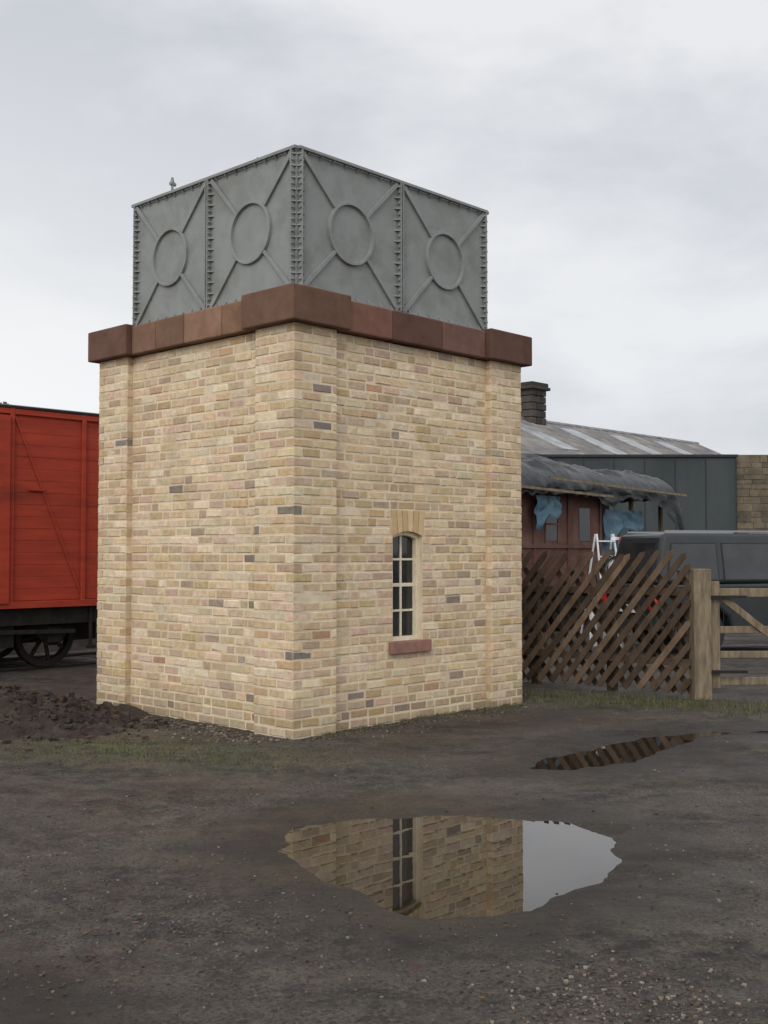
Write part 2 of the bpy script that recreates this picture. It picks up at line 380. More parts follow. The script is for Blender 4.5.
# tank
IN=.27; TA,TB=LA-2*IN-.02,LB-2*IN; TZ0=4.085; TZ1=5.45
k=MB()
k.box((IN,IN,TZ0),(IN+TA,IN+TB,TZ1-.03))
k.build('tank_shell',M['tank'],tower)
k=MB(); k.box((IN+.06,IN+.06,zt-.03),(LA-IN-.09,LB-IN-.06,TZ0+.005)); k.build('tank_bearers',M['iron'],tower)
k=MB()
tf={0:((IN,IN),(1,0),(0,-1),TA),1:((IN,IN),(0,1),(-1,0),TB),2:((IN,IN+TB),(1,0),(0,1),TA),3:((IN+TA,IN),(0,1),(1,0),TB)}
def rb(fr,u0,u1,w0,w1,z0,z1):
    a=pt(fr,u0,w0,z0);b_=pt(fr,u1,w1,z1)
    k.box(tuple(min(a[i],b_[i]) for i in range(3)),tuple(max(a[i],b_[i]) for i in range(3)))
for fi in range(4):
    fr=tf[fi];Lf=fr[3]; o,ud,nd,_=fr; nrm=(nd[0],nd[1],0)
    rb(fr,-.02 if fi%2 else 0,Lf+(.02 if fi%2 else 0),0,.045 if fi%2==0 else .043,TZ1-.03,TZ1-(0 if fi%2 else .001)) # top rim
    rb(fr,0,Lf,0,.04,TZ0-.004,TZ0+.018)
    for ue,ed in ((0,1),(Lf/2,0),(Lf,-1)):
        for du in ((-.016,.016) if ed==0 else (ed*.035,)):
            rb(fr,ue+du-.007,ue+du+.007,0,.05,TZ0+.019,TZ1-.031)
        nb=12
        for j in range(nb):   # gusset brackets and bolts
            z=TZ0+.06+(TZ1-TZ0-.13)*j/(nb-1)
            for sd in (-1,1):
                us=ue+(sd*.023 if ed==0 else ed*.035+sd*.007)
                gl_=.06 if not(ed and sd!=ed) else .027
                q=[pt(fr,us,0,z-.008),pt(fr,us+sd*gl_,0,z-.008),pt(fr,us,.048,z-.008),pt(fr,us,0,z+.008),pt(fr,us+sd*gl_,0,z+.008),pt(fr,us,.048,z+.008)]
                k.add(q,[(0,1,2),(3,5,4),(0,3,4,1),(1,4,5,2),(2,5,3,0)])
                zz=z+.055
                if zz<TZ1-.05:
                    k.cyl(pt(fr,us-sd*.002,.03,zz),pt(fr,us+sd*.02,.03,zz),.013,n=6)
    pwid=Lf/2
    for pi in range(2):
        a0=pi*pwid;a1=a0+pwid; cx=(a0+a1)/2;cz=(TZ0+TZ1)/2-.01; R0=.31
        nb=8
        for j in range(nb):
            u=a0+.13+(pwid-.26)*j/(nb-1)
            for zf,s_ in ((TZ1-.03,-1),(TZ0+.018,1)):
                q=[pt(fr,u-.006,0,zf),pt(fr,u-.006,0,zf+s_*.05),pt(fr,u-.006,.04,zf),pt(fr,u+.006,0,zf),pt(fr,u+.006,0,zf+s_*.05),pt(fr,u+.006,.04,zf)]
                k.add(q,[(0,1,2),(3,5,4),(0,3,4,1),(1,4,5,2),(2,5,3,0)])
        n=48; vs=[];fs=[]
        for j in range(n):
            t=2*math.pi*j/n;ct,st=math.cos(t),math.sin(t)
            for r,w in ((R0,-.002),(R0-.004,.032),(R0-.030,.032),(R0-.036,-.002)):
                vs.append(pt(fr,cx+r*ct,w,cz+r*st))
            j2=(j+1)%n
            for q in range(3): fs.append((j*4+q,j2*4+q,j2*4+q+1,j*4+q+1))
        k.add(vs,fs)
        for (uc,zc) in ((a0+.045,TZ0+.03),(a1-.045,TZ0+.03),(a0+.045,TZ1-.04),(a1-.045,TZ1-.04)):
            d=Vector((cx-uc,cz-zc)); l=d.length; d/=l; ee=(cx-d.x*(R0-.004),cz-d.y*(R0-.004))
            k.beam(pt(fr,uc,.012,zc),pt(fr,ee[0],.012,ee[1]),.05,.032,up=nrm,w1=.034)
# vent pipe & overflow stub
k.cyl((IN+.03,IN+TB*.76,TZ1-.05),(IN+.03,IN+TB*.76,TZ1+.12),.014); k.cyl((IN-.0,IN+TB*.76,TZ1+.10),(IN+.07,IN+TB*.76,TZ1+.10),.02); k.cyl((IN+.03,IN+TB*.76,TZ1+.11),(IN+.03,IN+TB*.76,TZ1+.17),.024,.012)
k.beam((IN-.03,IN+TB*.20,TZ1+.005),(IN+.03,IN+TB*.23,TZ1+.04),.014,.014)
k.build('tank_ribs',M['tank'],tower,bevel=.002,segs=1)

# ---------------------------------------------------------------- wagon
LW=6.67
def loc(a,b,z=0): return (C[0]+.691*a-.723*b,C[1]+.723*a+.691*b,z)
wag=empty('railway_goods_van',loc(0,LW),RZ)
L2=2.95;Wd=2.4;zb_=1.0;zt_=3.62
k=MB()
nP=16; ph=(zt_-zb_)/nP
for i in range(nP):
    z=zb_+i*ph
    w=random.uniform(-.0015,.0015)
    k.box((-L2,0+w,z+.002),(L2,Wd-w,z+ph-.002),(1,1,1))
k.build('body_planks',M['red'],wag,bevel=.002,segs=1)
k=MB(); k.box((-L2+.005,.005,zb_),(L2-.005,Wd-.005,zt_)); k.build('body_core',M['red'],wag)
k=MB()
for x in (-2.9,-1.95,-.85,.85,1.95,2.9):
    k.box((x-.03,-.04,zb_-.06),(x+.03,-.004,zt_-.01)); k.box((x-.03,Wd+.004,zb_-.06),(x+.03,Wd+.04,zt_-.01))
for y in (-.012,Wd+.012):
    for a,b_ in (((-2.86,zb_+.05),(-.9,zt_-.1)),((1.92,zb_+.1),(.9,zt_-.12))):
        k.beam((a[0],y,a[1]),(b_[0],y,b_[1]),.03,.014,up=(0,1,0))
k.box((-L2,-.035,zt_-.09),(L2,-.005,zt_-.015)); k.box((-L2,-.06,zb_-.1),(L2,Wd+.06,zb_-.006))
k.box((-.8,-.08,zb_-.03),(.8,-.045,zt_-.12))
k.box((1.1,-.03,zb_+1.5),(1.35,-.004,zb_+1.53))
k.build('body_framing',M['red'],wag,bevel=.004,segs=1)
k=MB(); arc=[(-.06+(Wd+.12)*i/14, zt_+.02+.14*math.sin(math.pi*i/14)) for i in range(15)]
k.prism([(p[0],p[1]) for p in arc]+[(Wd+.04,zt_-.01),(-.04,zt_-.01)],'x',-L2-.06,L2+.06); k.build('roof',M['roofgrey'],wag)
k=MB()
for y in (.12,Wd-.12): k.box((-L2,y-.06,.66),(L2,y+.06,.9))
for x in (-L2,L2): k.box((x-.08,.0,.66),(x+.08,Wd,.93))
k.box((-L2+.2,.9,.35),(L2-.2,1.5,.9))
for sx in (-1,1):
    for y in (.6,Wd-.6): 
        k.cyl((sx*(L2+.05),y,.82),(sx*(L2+.45),y,.82),.08); k.cyl((sx*(L2+.45),y,.82),(sx*(L2+.5),y,.82),.2)
WX=1.62
for sx in (-1,1):
    k.cyl((sx*WX,.25,.5),(sx*WX,Wd-.25,.5),.07)
    for y,s_ in ((.45,-1),(Wd-.45,1)):
        n=40;vs=[];fs=[]
        for j in range(n):
            t=2*math.pi*j/n
            for r,w in ((.37,-.05),(.46,-.05),(.46,.07),(.37,.07)): vs.append((sx*WX+r*math.cos(t),y+w*(1),.5+r*math.sin(t)))
            j2=(j+1)%n
            for q in range(4): fs.append((j*4+q,j2*4+q,j2*4+(q+1)%4,j*4+(q+1)%4))
        k.add(vs,fs)
        for j in range(8):
            t=math.pi*j/4+.2; k.beam((sx*WX,y,.5),(sx*WX+.38*math.cos(t),y,.5+.38*math.sin(t)),.05,.04,up=(0,1,0))
        k.cyl((sx*WX,y-.08,.5),(sx*WX,y+.08,.5),.12,n=20)
        yy=y+s_*.22
        k.prism([(sx*WX-.42,.74),(sx*WX-.1,.35),(sx*WX+.1,.35),(sx*WX+.42,.74),(sx*WX+.25,.74),(sx*WX+.09,.62),(sx*WX-.09,.62),(sx*WX-.25,.74)],'y',yy-.01,yy+.01)
        k.box((sx*WX-.11,yy-.09,.4),(sx*WX+.11,yy+.07,.62))
        for q in range(5):
            hl=.55-q*.09; k.box((sx*WX-hl,yy-.05,.60+q*.018),(sx*WX+hl,yy+.05,.615+q*.018))
for y in (.1,Wd-.1):
    k.beam((-1.2,y,.62),(1.9,y-.02,.55),.02,.06); k.box((-.9,y+.02,.3),(-.78,y+.1,.62)); k.box((.6,y+.02,.3),(.72,y+.1,.66))
    k.box((.3,y+.05,.36),(1.0,y+.3,.66))
    k.box((2.05,y-.1,.3),(2.6,y-.05,.34)); k.box((2.1,y-.08,.3),(2.14,y-.04,.9)); k.box((2.5,y-.08,.3),(2.54,y-.04,.9))
k.build('underframe_and_wheels',M['iron'],wag,bevel=.004,segs=1)
tr=empty('railway_track',loc(0,LW),RZ)
k=MB()
for y in (.48,Wd-.48): k.box((-14,y-.035,.03),(26,y+.035,.055)); k.box((-14,y-.012,-.03),(26,y+.012,.03))
k.build('rails',M['rail'],tr)
k=MB()
for i in range(56): k.box((-14+i*.71,-.1,-.05),(-13.75+i*.71,Wd+.1,.012))
k.build('sleepers',M['sleeper'],tr,bevel=.01)
# low bank added beyond the track to darken the gap under the van
A2,B2=np.meshgrid(np.linspace(-16,14,160),np.linspace(0,5,40))
hb_=1.25*sstep(0,1.6,B2)*(sstep(5,3.4,B2))*(.8+.4*fbm(A2*.8,B2*.8,4,31))+.12*(fbm(A2*3,B2*3,3,33)-.5)*sstep(0,.6,B2)-.04
k=MB(); vs=np.stack([A2.ravel(),B2.ravel(),hb_.ravel()],1).tolist(); ii=np.arange(len(vs)).reshape(A2.shape)
k.add(vs,[(int(ii[j,i]),int(ii[j,i+1]),int(ii[j+1,i+1]),int(ii[j+1,i])) for j in range(A2.shape[0]-1) for i in range(A2.shape[1]-1)])
ob=k.build('added_shade_bank',M['dirt'],recalc=False); ob.location=loc(0,LW+2.7); ob.rotation_euler=(0,0,RZ)

# ---------------------------------------------------------------- earth heap
def heap_h(A,Bq):
    bx=np.clip(1-((A+4.5)/2.2)**2,0,1)*np.clip(1-((Bq-11.15)/1.15)**2,0,1)
    return .36*bx**.9*(.35+1.2*fbm(A*1.8,Bq*1.8,4,11))+(.22*(fbm(A*5,Bq*5,4,12)-.5)+.10*(fbm(A*15,Bq*15,3,14)-.5))*np.clip(bx*3,0,1)-.03
xs2=np.linspace(-6.8,-2.2,220);ys2=np.linspace(9.9,12.4,130);A,Bq=np.meshgrid(xs2,ys2)
hh=heap_h(A,Bq)
k=MB(); vs=np.stack([A.ravel(),Bq.ravel(),hh.ravel()],1).tolist(); ii=np.arange(len(vs)).reshape(A.shape)
k.add(vs,[(int(ii[j,i]),int(ii[j,i+1]),int(ii[j+1,i+1]),int(ii[j+1,i])) for j in range(A.shape[0]-1) for i in range(A.shape[1]-1)])
heap=k.build('earth_heap',M['dirt'],smooth=False,recalc=False)

# ---------------------------------------------------------------- gravel, clods, grass
def rock(k,x,y,z,s,col):
    a=random.uniform(0,6.28);ca,sa=math.cos(a),math.sin(a)
    fx,fy,fz=random.uniform(.7,1.2),random.uniform(.6,1),random.uniform(.4,.8)
    oct_=[]
    for sx in(-1,1):
        for sy in(-1,1):
            for sz in(-1,1):
                px,py,pz=[c*random.uniform(.45,.8) for c in(sx*fx,sy*fy,sz*fz)]
                oct_.append((x+s*(px*ca-py*sa),y+s*(px*sa+py*ca),z+s*pz))
    k.add(oct_,[(0,1,3,2),(4,6,7,5),(0,4,5,1),(2,3,7,6),(0,2,6,4),(1,5,7,3)],col)
k=MB()
cand=[]
for _ in range(11000):
    y=3.3+random.random()**1.3*9.5; x=random.uniform(-.42,.42)*y+0
    cand.append((x,y,random.choice([.003,.004,.005,.006,.008,.011])*random.uniform(.7,1.2),0))
for _ in range(800):  # bottom right gravel
    y=random.gauss(4.2,.25); x=random.gauss(.85,.28); cand.append((x,y,random.uniform(.004,.013),1))
for _ in range(250):
    y=random.gauss(5.2,.5); x=random.gauss(-.9,.5); cand.append((x,y,random.uniform(.004,.011),0))
for _ in range(800):  # rubble along the left wall base
    t=random.random()*3.1; d=abs(random.gauss(0,.25))+.02; p=loc(-d,t); cand.append((p[0],p[1],random.uniform(.006,.022),1))
for _ in range(350):
    t=random.random()*3.2; d=abs(random.gauss(0,.2))+.02; p=loc(t,-d); cand.append((p[0],p[1],random.uniform(.006,.018),0))
ax=np.array([c[0] for c in cand]);ay=np.array([c[1] for c in cand]);hh_,dd_=ground_h(ax,ay)
dens=fbm(ax*.8,ay*.8,3,20)
for i,(x,y,s,lt) in enumerate(cand):
    if dd_[i]<.03 and random.random()<.985: continue
    if i<11000 and random.random()>(dens[i]-.3)*2: continue
    c=random.choice([(82,76,69),(94,87,79),(68,62,57),(108,100,91),(58,53,48),(88,70,58)]+([(146,136,120),(126,115,102)] if lt else [(122,114,104)]))
    rock(k,x,y,float(hh_[i])+s*.2,s,s2l(*c)[:3])
k.build('gravel',M['stonechip'],recalc=False)
k=MB()
cx_=np.array([random.gauss(-3.7,.95) for _ in range(1200)]);cy_=np.array([random.gauss(10.9,.5) for _ in range(1200)]);ch_=heap_h(cx_,cy_)
for x,y,z in zip(cx_,cy_,ch_):
    if x>-2.05 or (x>-3.0 and y>11.2): continue
    s=random.choice([.012,.02,.03,.05])*random.uniform(.7,1.2)
    rock(k,float(x),float(y),max(float(z),0)+s*.25,s,s2l(*random.choice([(56,44,36),(40,32,27),(72,58,46)]))[:3])
k.build('earth_clods',M['stonechip'],heap,recalc=False)
# fallen leaves
k=MB()
for _ in range(260):
    if random.random()<.5: x=random.gauss(-1.6,.35);y=random.gauss(7.4,.25)
    elif random.random()<.5: x=random.gauss(-1.2,.4);y=random.gauss(4.9,.3)
    else: y=random.uniform(4,11);x=random.uniform(-.35,.35)*y
    z=hz(x,y)+.006;s=random.uniform(.008,.02);a=random.uniform(0,6.28)
    d=Vector((math.cos(a),math.sin(a),random.uniform(-.2,.3)))*s;e_=Vector((-math.sin(a),math.cos(a),random.uniform(-.2,.3)))*s*.5;p=Vector((x,y,z))
    k.add([p-d,p+e_,p+d,p-e_],[(0,1,2,3)],s2l(*random.choice([(96,54,40),(84,58,42),(110,74,48)]))[:3])
k.build('fallen_leaves',M['grass'],recalc=False)
k=MB()
def tuft(x,y,n,h,sp):
    z=hz(x,y)-.003
    for _ in range(n):
        a=random.uniform(0,6.28);r=random.uniform(0,sp);bx_,by_=x+r*math.cos(a),y+r*math.sin(a)
        hh=h*random.uniform(.5,1.2);l=random.uniform(.2,.9)*hh;b2=random.uniform(0,6.28);wd=random.uniform(.0015,.0035)
        px,py=-math.sin(b2)*wd,math.cos(b2)*wd;dx,dy=math.cos(b2)*l,math.sin(b2)*l
        c=s2l(*random.choice([(86,94,50),(74,84,46),(98,98,60),(104,94,64),(64,70,42)]))[:3]
        k.add([(bx_-px,by_-py,z),(bx_+px,by_+py,z),(bx_+px*.7+dx*.4,by_+py*.7+dy*.4,z+hh*.6),(bx_-px*.7+dx*.4,by_-py*.7+dy*.4,z+hh*.6),(bx_+dx,by_+dy,z+hh)],[(0,1,2,3),(3,2,4)],c)
for _ in range(120):
    t=random.uniform(.2,3.3);p=loc(t,-abs(random.gauss(0,.10))-.0+ (.05 if .6<t<2.7 else -.01)); tuft(p[0],p[1],8,.04,.04)
for _ in range(480):
    x=random.gauss(-2.3,.65);y=random.gauss(9.6,.35); tuft(x,y,8,.022,.07)
for _ in range(380):
    x=random.gauss(-1.3,.5);y=random.gauss(9.2,.35); tuft(x,y,6,.018,.07)
for _ in range(420):
    x=random.uniform(1.6,4.2);y=13.0-.42*(x-1.7)+random.gauss(0,.35); tuft(x,y,9,.05,.08)
k.build('grass',M['grass'],recalc=False)

# ---------------------------------------------------------------- slatted fence
F0=Vector((1.79,14.47));F1=Vector((3.50,12.93));fd=(F1-F0);FL=fd.length;fang=math.atan2(fd.y,fd.x)
fen=empty('slatted_fence',(F0.x,F0.y,0),fang)
k=MB(); 
def fcol():
    j=random.uniform(.8,1.12); return s2l(*[c*j for c in random.choice([(104,86,71),(94,78,65),(114,96,79),(86,71,59)])])[:3]
u0_,u1_=-1.3,FL-.02
def slat(ub,lean,y,H_,w=.075,zb=.06):
    a=Vector((ub,zb));b_=Vector((ub+lean,H_)); 
    if b_.x>u1_: t=(u1_-a.x)/(b_.x-a.x); b_=a+(b_-a)*max(t,0) if lean>0 else b_
    if a.x<u0_: t=(u0_-a.x)/(b_.x-a.x); a=a+(b_-a)*t
    if lean<0 and a.x>u1_: t=(u1_-a.x)/(b_.x-a.x); a=a+(b_-a)*t
    if (b_-a).length<.15 : return
    d=(b_-a).normalized(); n_=Vector((-d.y,d.x))*w/2; yj=y+random.uniform(-.004,.004)
    q=[a-n_,a+n_,b_+n_-d*.0,b_+d*.05,b_-n_]
    vs=[(p.x,yj,p.y) for p in q]+[(p.x,yj+.018,p.y) for p in q]
    k.add(vs,[(0,1,2,3,4),(9,8,7,6,5)]+[(i,(i+1)%5,5+(i+1)%5,5+i) for i in range(5)],fcol())
u=u0_-1.4
while u<u1_:
    slat(u,1.32+random.uniform(-.05,.05),-.055,1.63+random.uniform(-.05,.03)); u+=.175+random.uniform(-.012,.012)
u=u0_
while u<u1_+1.2:
    slat(u,-1.0+random.uniform(-.05,.05),.045,1.42+random.uniform(-.05,.03)); u+=.21
k.box((u0_,-.034,.36),(u1_,.04,.44),fcol()); k.box((u0_,-.034,1.16),(u1_,.04,1.24),fcol())
for u in (-1.2,.1,1.2): k.box((u-.05,.065,-.1),(u+.05,.16,1.45),fcol())
k.build('slats_and_rails',M['fence'],fen,bevel=.003,segs=1)

gp=empty('timber_gate',(3.58,12.88,0),math.radians(3))
k=MB(); k.box((-.1,-.1,-.1),(.1,.1,1.47)); k.box((.12,-.03,.12),(.22,.05,1.33)); k.box((3.1,-.03,.12),(3.2,.05,1.25)); k.box((3.26,-.1,-.1),(3.46,.1,1.4))
for z,h in ((.2,.09),(.5,.08),(.78,.08),(1.2,.1)): k.box((.22,-.012,z-h/2),(3.1,.022,z+h/2))
k.beam((.22,-.03,1.17),(1.45,-.03,.2),.08,.03,up=(0,1,0)); k.beam((3.0,-.03,1.0),(1.6,-.03,.2),.08,.03,up=(0,1,0)); k.box((1.5,-.03,.15),(1.6,-.013,1.2))
k.build('post_and_bars',M['post'],gp,bevel=.008)
k=MB(); k.box((.09,-.115,1.14),(.5,-.1+.06,1.17)); k.box((.09,-.115,.3),(.5,-.04,.33)); k.build('hinges',M['iron'],gp)

# ---------------------------------------------------------------- vehicles
def car(name,x,y,rz,paint,sc=1.0):
    e_=empty(name,(x,y,0),rz); e_.scale=(sc,sc,sc)
    k=MB()
    prof=[(0,.42),(-.03,.75),(0,1.12),(3.35,1.14),(4.45,1.02),(4.62,.85),(4.65,.42),(4.2,.34),(4.12,.6),(3.85,.83),(3.55,.83),(3.28,.6),(3.2,.34),(1.35,.34),(1.27,.6),(1.0,.83),(.7,.83),(.43,.6),(.35,.36)]
    k.prism(prof,'y',0,1.84); k.build('body',paint,e_,bevel=.05,segs=3)
    k=MB()
    lo_=[(.02,.04),(3.4,.04),(3.4,1.8),(.02,1.8)];hi_=[(.22,.17),(2.5,.17),(2.5,1.67),(.22,1.67)]
    k.hexa([(a,b_,1.13) for a,b_ in lo_]+[(a,b_,1.93) for a,b_ in hi_]); k.build('cabin',paint,e_,bevel=.07,segs=3)
    k=MB();k2=MB()
    def side(xa0,xa1,xb0,xb1,z0=1.2,z1=1.76,kk=None,off=0):
        for s_ in (0,1):
            q=[]
            for (xx,z) in ((xa0,z0),(xa1,z0),(xb1,z1),(xb0,z1)):
                yv=.04+(z-1.13)/.8*.13-.012+off; q.append((xx,yv if s_==0 else 1.84-yv,z))
            (kk or k).add(q+[(a,b_+(.01 if s_==0 else -.01),c_) for a,b_,c_ in q],[(0,1,2,3),(7,6,5,4),(0,4,5,1),(1,5,6,2),(2,6,7,3),(3,7,4,0)])
    for q in ((.24,1.12,.36,1.12),(1.24,2.1,1.24,2.1),(2.22,3.1,2.22,2.5)):
        side(*q); side(q[0]-.02,q[1]+.02,q[2]-.02,q[3]+.02,1.18,1.78,k2,.004)
    k.hexa([(.025,.2,1.2),(.025,1.64,1.2),(.035,1.64,1.2),(.035,.2,1.2),(.165,.28,1.78),(.165,1.56,1.78),(.175,1.56,1.78),(.175,.28,1.78)])
    k.hexa([(3.34,.16,1.2),(3.34,1.68,1.2),(3.30,1.68,1.2),(3.30,.16,1.2),(2.69,.28,1.8),(2.69,1.56,1.8),(2.6,1.56,1.8),(2.6,.28,1.8)])
    k.build('windows',M['glassdark'],e_); k2.build('window_rubbers',M['tyre'],e_)
    k=MB()
    for wx in (.85,3.7):
        for ya,yb in ((.03,.25),(1.59,1.81)): k.cyl((wx,ya,.36),(wx,yb,.36),.36,n=32)
    k.box((-.1,.05,.42),(0.05,1.79,.6)); k.box((4.6,.1,.4),(4.72,1.74,.6)); k.box((.2,-.005,1.06),(3.9,.005,1.09))
    k.box((1.17,-.004,.5),(1.18,.004,1.12)); k.box((2.15,-.004,.45),(2.16,.004,1.12)); k.box((3.15,-.004,.45),(3.16,.004,1.12))
    k.build('tyres_and_bumpers',M['tyre'],e_,bevel=.002)
    k=MB()
    for wx in (.85,3.7): k.cyl((wx,.015,.36),(wx,.06,.36),.22,n=20)
    k.box((.3,.25,1.95),(2.3,.29,1.98)); k.box((.3,1.55,1.95),(2.3,1.59,1.98)); k.build('hubs_and_roof_bars',M['hub'],e_)
    k=MB(); k.box((-.045,-.01,.72),(.07,.14,1.04)); k.box((-.045,1.7,.72),(.07,1.85,1.04)); k.build('tail_lights',M['redlight'],e_,bevel=.01)
    k=MB(); k.box((-.05,.62,.66),(-.03,1.2,.78)); k.box((4.62,.2,.7),(4.66,.5,.85)); k.box((4.62,1.34,.7),(4.66,1.64,.85)); k.build('number_plate_and_lamps',M['whitepaint'],e_)
    return e_
car('parked_car',4.3,18.0,math.radians(14),M['carpaint'],1.02)
car('parked_car.001',8.0,25.5,math.radians(4),M['carwhite'],1.06)

# ---------------------------------------------------------------- old carriage under tarpaulin
car_=empty('tarpaulined_carriage',(2.25,22,0),RZ)
k=MB(); k.box((-5,0,.9),(3.5,2.6,2.95)); k.build('body',M['maroon'],car_,bevel=.02)
k=MB()
for x in np.arange(-4.9,3.6,1.2): k.box((x-.03,-.03,.9),(x+.03,-.002,2.9))
k.box((-5,-.04,1.75),(3.5,-.006,1.82)); k.box((-5,-.04,.86),(3.5,-.006,.96))
k.build('mouldings',M['maroon'],car_)
k=MB()
for x in (-4.3,-3.1,-1.9,-.7,.5,1.7,2.9): k.box((x-.2,-.012,1.9),(x+.2,-.004,2.6))
k.build('windows',M['glassdark'],car_)
k=MB()
for x in (-.7,1.7): 
    for a in (-.23,.2): k.box((x+a,-.025,1.86),(x+a+.03,-.013,2.64))
    k.box((x-.2,-.025,2.22),(x+.2,-.013,2.26))
k.build('window_bars',M['maroon'],car_)
k=MB(); k.box((-5,.1,.5),(3.5,2.5,.84))
for x in (-3.8,-2.2,1,2.6): k.cyl((x,.3,.45),(x,.45,.45),.45,n=24)
k.box((3.55,1.6,.1),(6.4,1.7,2.85)); k.build('underframe_and_shade_panel',M['iron'],car_)  # upright dark panel stands in for shade under the tarpaulin's open end
k=MB(); na,nb_=150,60;vs=[]
def edgez(a): return -.75*max(0,mnoise.noise((a*.7,2,9)))**.7-.14*abs(mnoise.noise((a*2.7,4,1)))-.12-(.25*max(0,a-4.8) if a>4.8 else 0)
for i in range(na):
    a=-5.3+i*(6.5+5.3)/(na-1)
    for j in range(nb_):
        t=j/(nb_-1)
        if t<.25:
            s_=t/.25; hang=edgez(a)
            yy=-.36-.05*mnoise.noise((a*3,s_*2,5)); z=2.98+hang*(1-s_)
            yy+=.10*s_*mnoise.noise((a*2.4,1,1))+.05*mnoise.noise((a*6,s_*2,2))
        else:
            s_=(t-.25)/.75; yy=-.36+3.3*s_
            arch=math.sin(math.pi*min(1,s_*1.02))
            z=2.98+.74*max(0,arch)**.5-.07*max(0,(a-2.0))*arch
            z+=(.13*mnoise.noise((a*1.1,s_*3,0))+.10*mnoise.noise((a*2.6+s_*3,s_*6,3))+.06*mnoise.noise((a*6,s_*14,7)))*min(1,s_*6)
        if a>6.1: z-=(a-6.1)*1.2
        vs.append((a,yy,z))
k.add(vs,[(i*nb_+j,(i+1)*nb_+j,(i+1)*nb_+j+1,i*nb_+j+1) for i in range(na-1) for j in range(nb_-1)])
k.build('tarpaulin',M['tarp'],car_,smooth=True,recalc=False)
k=MB()
k.beam((1.0,-.52,3.13),(6.4,-.48,2.98),.04,.05); k.beam((-3,-.48,3.0),(3.2,-.52,2.84),.04,.05)
for x in (3.7,5.0,6.3): k.box((x-.04,.1,0),(x+.04,.18,2.85))
k.build('battens_and_props',M['post'],car_)
k=MB()
def sheet(x0,x1,z0,z1,y,n=14):
    vs=[]
    for i in range(n):
        for j in range(n):
            s_=i/(n-1);t=j/(n-1)
            vs.append((x0+(x1-x0)*s_+.06*mnoise.noise((s_*4,t*4,x0)),y+.10*mnoise.noise((s_*5+x0,t*3,1)),z1-(z1-z0)*t*(.55+.45*(1-s_)+.15*math.sin(s_*9))))
    k.add(vs,[(i*n+j,(i+1)*n+j,(i+1)*n+j+1,i*n+j+1) for i in range(n-1) for j in range(n-1)])
sheet(.9,1.75,2.15,2.8,-.2); sheet(3.7,5.3,1.9,2.6,0.0); sheet(3.9,4.8,1.5,2.1,.3)
k.build('blue_sheets',M['bluetarp'],car_,smooth=True,recalc=False)

lad=empty('step_ladder',(4.25,20.6,0),math.radians(20))
k=MB()
for sx in(-.25,.25): k.beam((sx,0,0),(sx*.7,.45,2.0),.03,.025); k.beam((sx,.95,0),(sx*.7,.5,2.0),.025,.025)
for i in range(7): t=(i+.5)/7; k.box((-.24+.06*t,.45*t-.04,2.0*t),(.24-.06*t,.45*t+.04,2.0*t+.025))
k.build('frame',M['whitepaint'],lad)
# bicycles stood on a raised timber trolley
tro=empty('timber_trolley',(4.2,20.0,0),math.radians(35))
k=MB(); k.box((-.4,-.3,.85),(1.5,.5,.95))
for x in (-.3,1.4):
    for y in (-.22,.42): k.box((x-.05,y-.05,0),(x+.05,y+.05,.85))
k.build('deck_and_legs',M['fence'],tro,bevel=.005)
def bike(name,x,y,z,rz,mt):
    e_=empty(name,(x,y,z),rz); k=MB()
    R=.33
    for cx0 in (0,1.02): k.ring((cx0,0,R),R-.02,.016)
    k.build('tyres',M['tyre'],e_)
    k=MB()
    for cx0 in (0,1.02):
        k.ring((cx0,0,R),R-.045,.008); k.cyl((cx0,-.04,R),(cx0,.04,R),.025,n=8)
        for j in range(10):
            t=math.pi*j/5; k.cyl((cx0,0,R),(cx0+(R-.05)*math.cos(t),0,R+(R-.05)*math.sin(t)),.002,n=4)
    k.build('rims_and_spokes',M['hub'],e_)
    k=MB(); BB=(.42,0,.28);ST=(.30,0,.82);HT=(.86,0,.85);HB=(.90,0,.68)
    for a,b_ in ((BB,ST),(ST,HT),(BB,HB),(HT,HB),((0,.04,R),BB),((0,-.04,R),BB),((0,.04,R),ST),((0,-.04,R),ST),(HB,(1.02,.04,R)),(HB,(1.02,-.04,R)),(HT,(.84,0,.98))): k.cyl(a,b_,.016,n=8)
    k.cyl((.84,-.28,.98),(.84,.28,.98),.013,n=8); k.cyl(ST,(.27,0,.93),.013,n=8)
    k.prism([(.14,.93),(.40,.94),(.42,.96),(.16,.985)],'y',-.06,.06)
    k.build('frame_and_bars',mt,e_)
bike('bicycle',3.95,20.0,.95,math.radians(35),M['whitepaint'])
bike('bicycle.001',4.05,19.8,.95,math.radians(38),M['redlight'])

# ---------------------------------------------------------------- sheds & buildings
sh=empty('clad_shed',(1.0,36,0),0)
k=MB(); k.box((0,0,0),(10.2,6,4.7)); k.build('walls',M['shed'],sh)
k=MB()
for i in range(11): x=.5+i*.97; k.box((x-.012,-.02,0),(x+.012,-.002,4.66))
k.box((-.1,-.08,4.702),(10.25,6.1,4.78)); k.build('battens_and_coping',M['shedtrim'],sh)
st=empty('stone_wall',(11.25,36.2,0),0)
k=MB(); z=0
while z<4.8:
    h=random.uniform(.14,.26); x=0
    while x<9:
        l=random.uniform(.22,.6); 
        k.box((x,random.uniform(-.02,.01),z),(min(x+l-.012,9),.6,min(z+h-.012,4.85)),s2l(*random.choice([(112,101,84),(102,93,78),(118,107,88),(94,85,72)]))[:3]); x+=l
    z+=h
k.build('stones',M['rubble'],st,bevel=.02,segs=1)
k=MB(); k.box((.02,.012,0),(8.95,.57,4.7),s2l(96,88,75)[:3]); k.build('core',M['rubble'],st)
bd=empty('station_building',(6.4,45,0),RZ)
RE=12.4
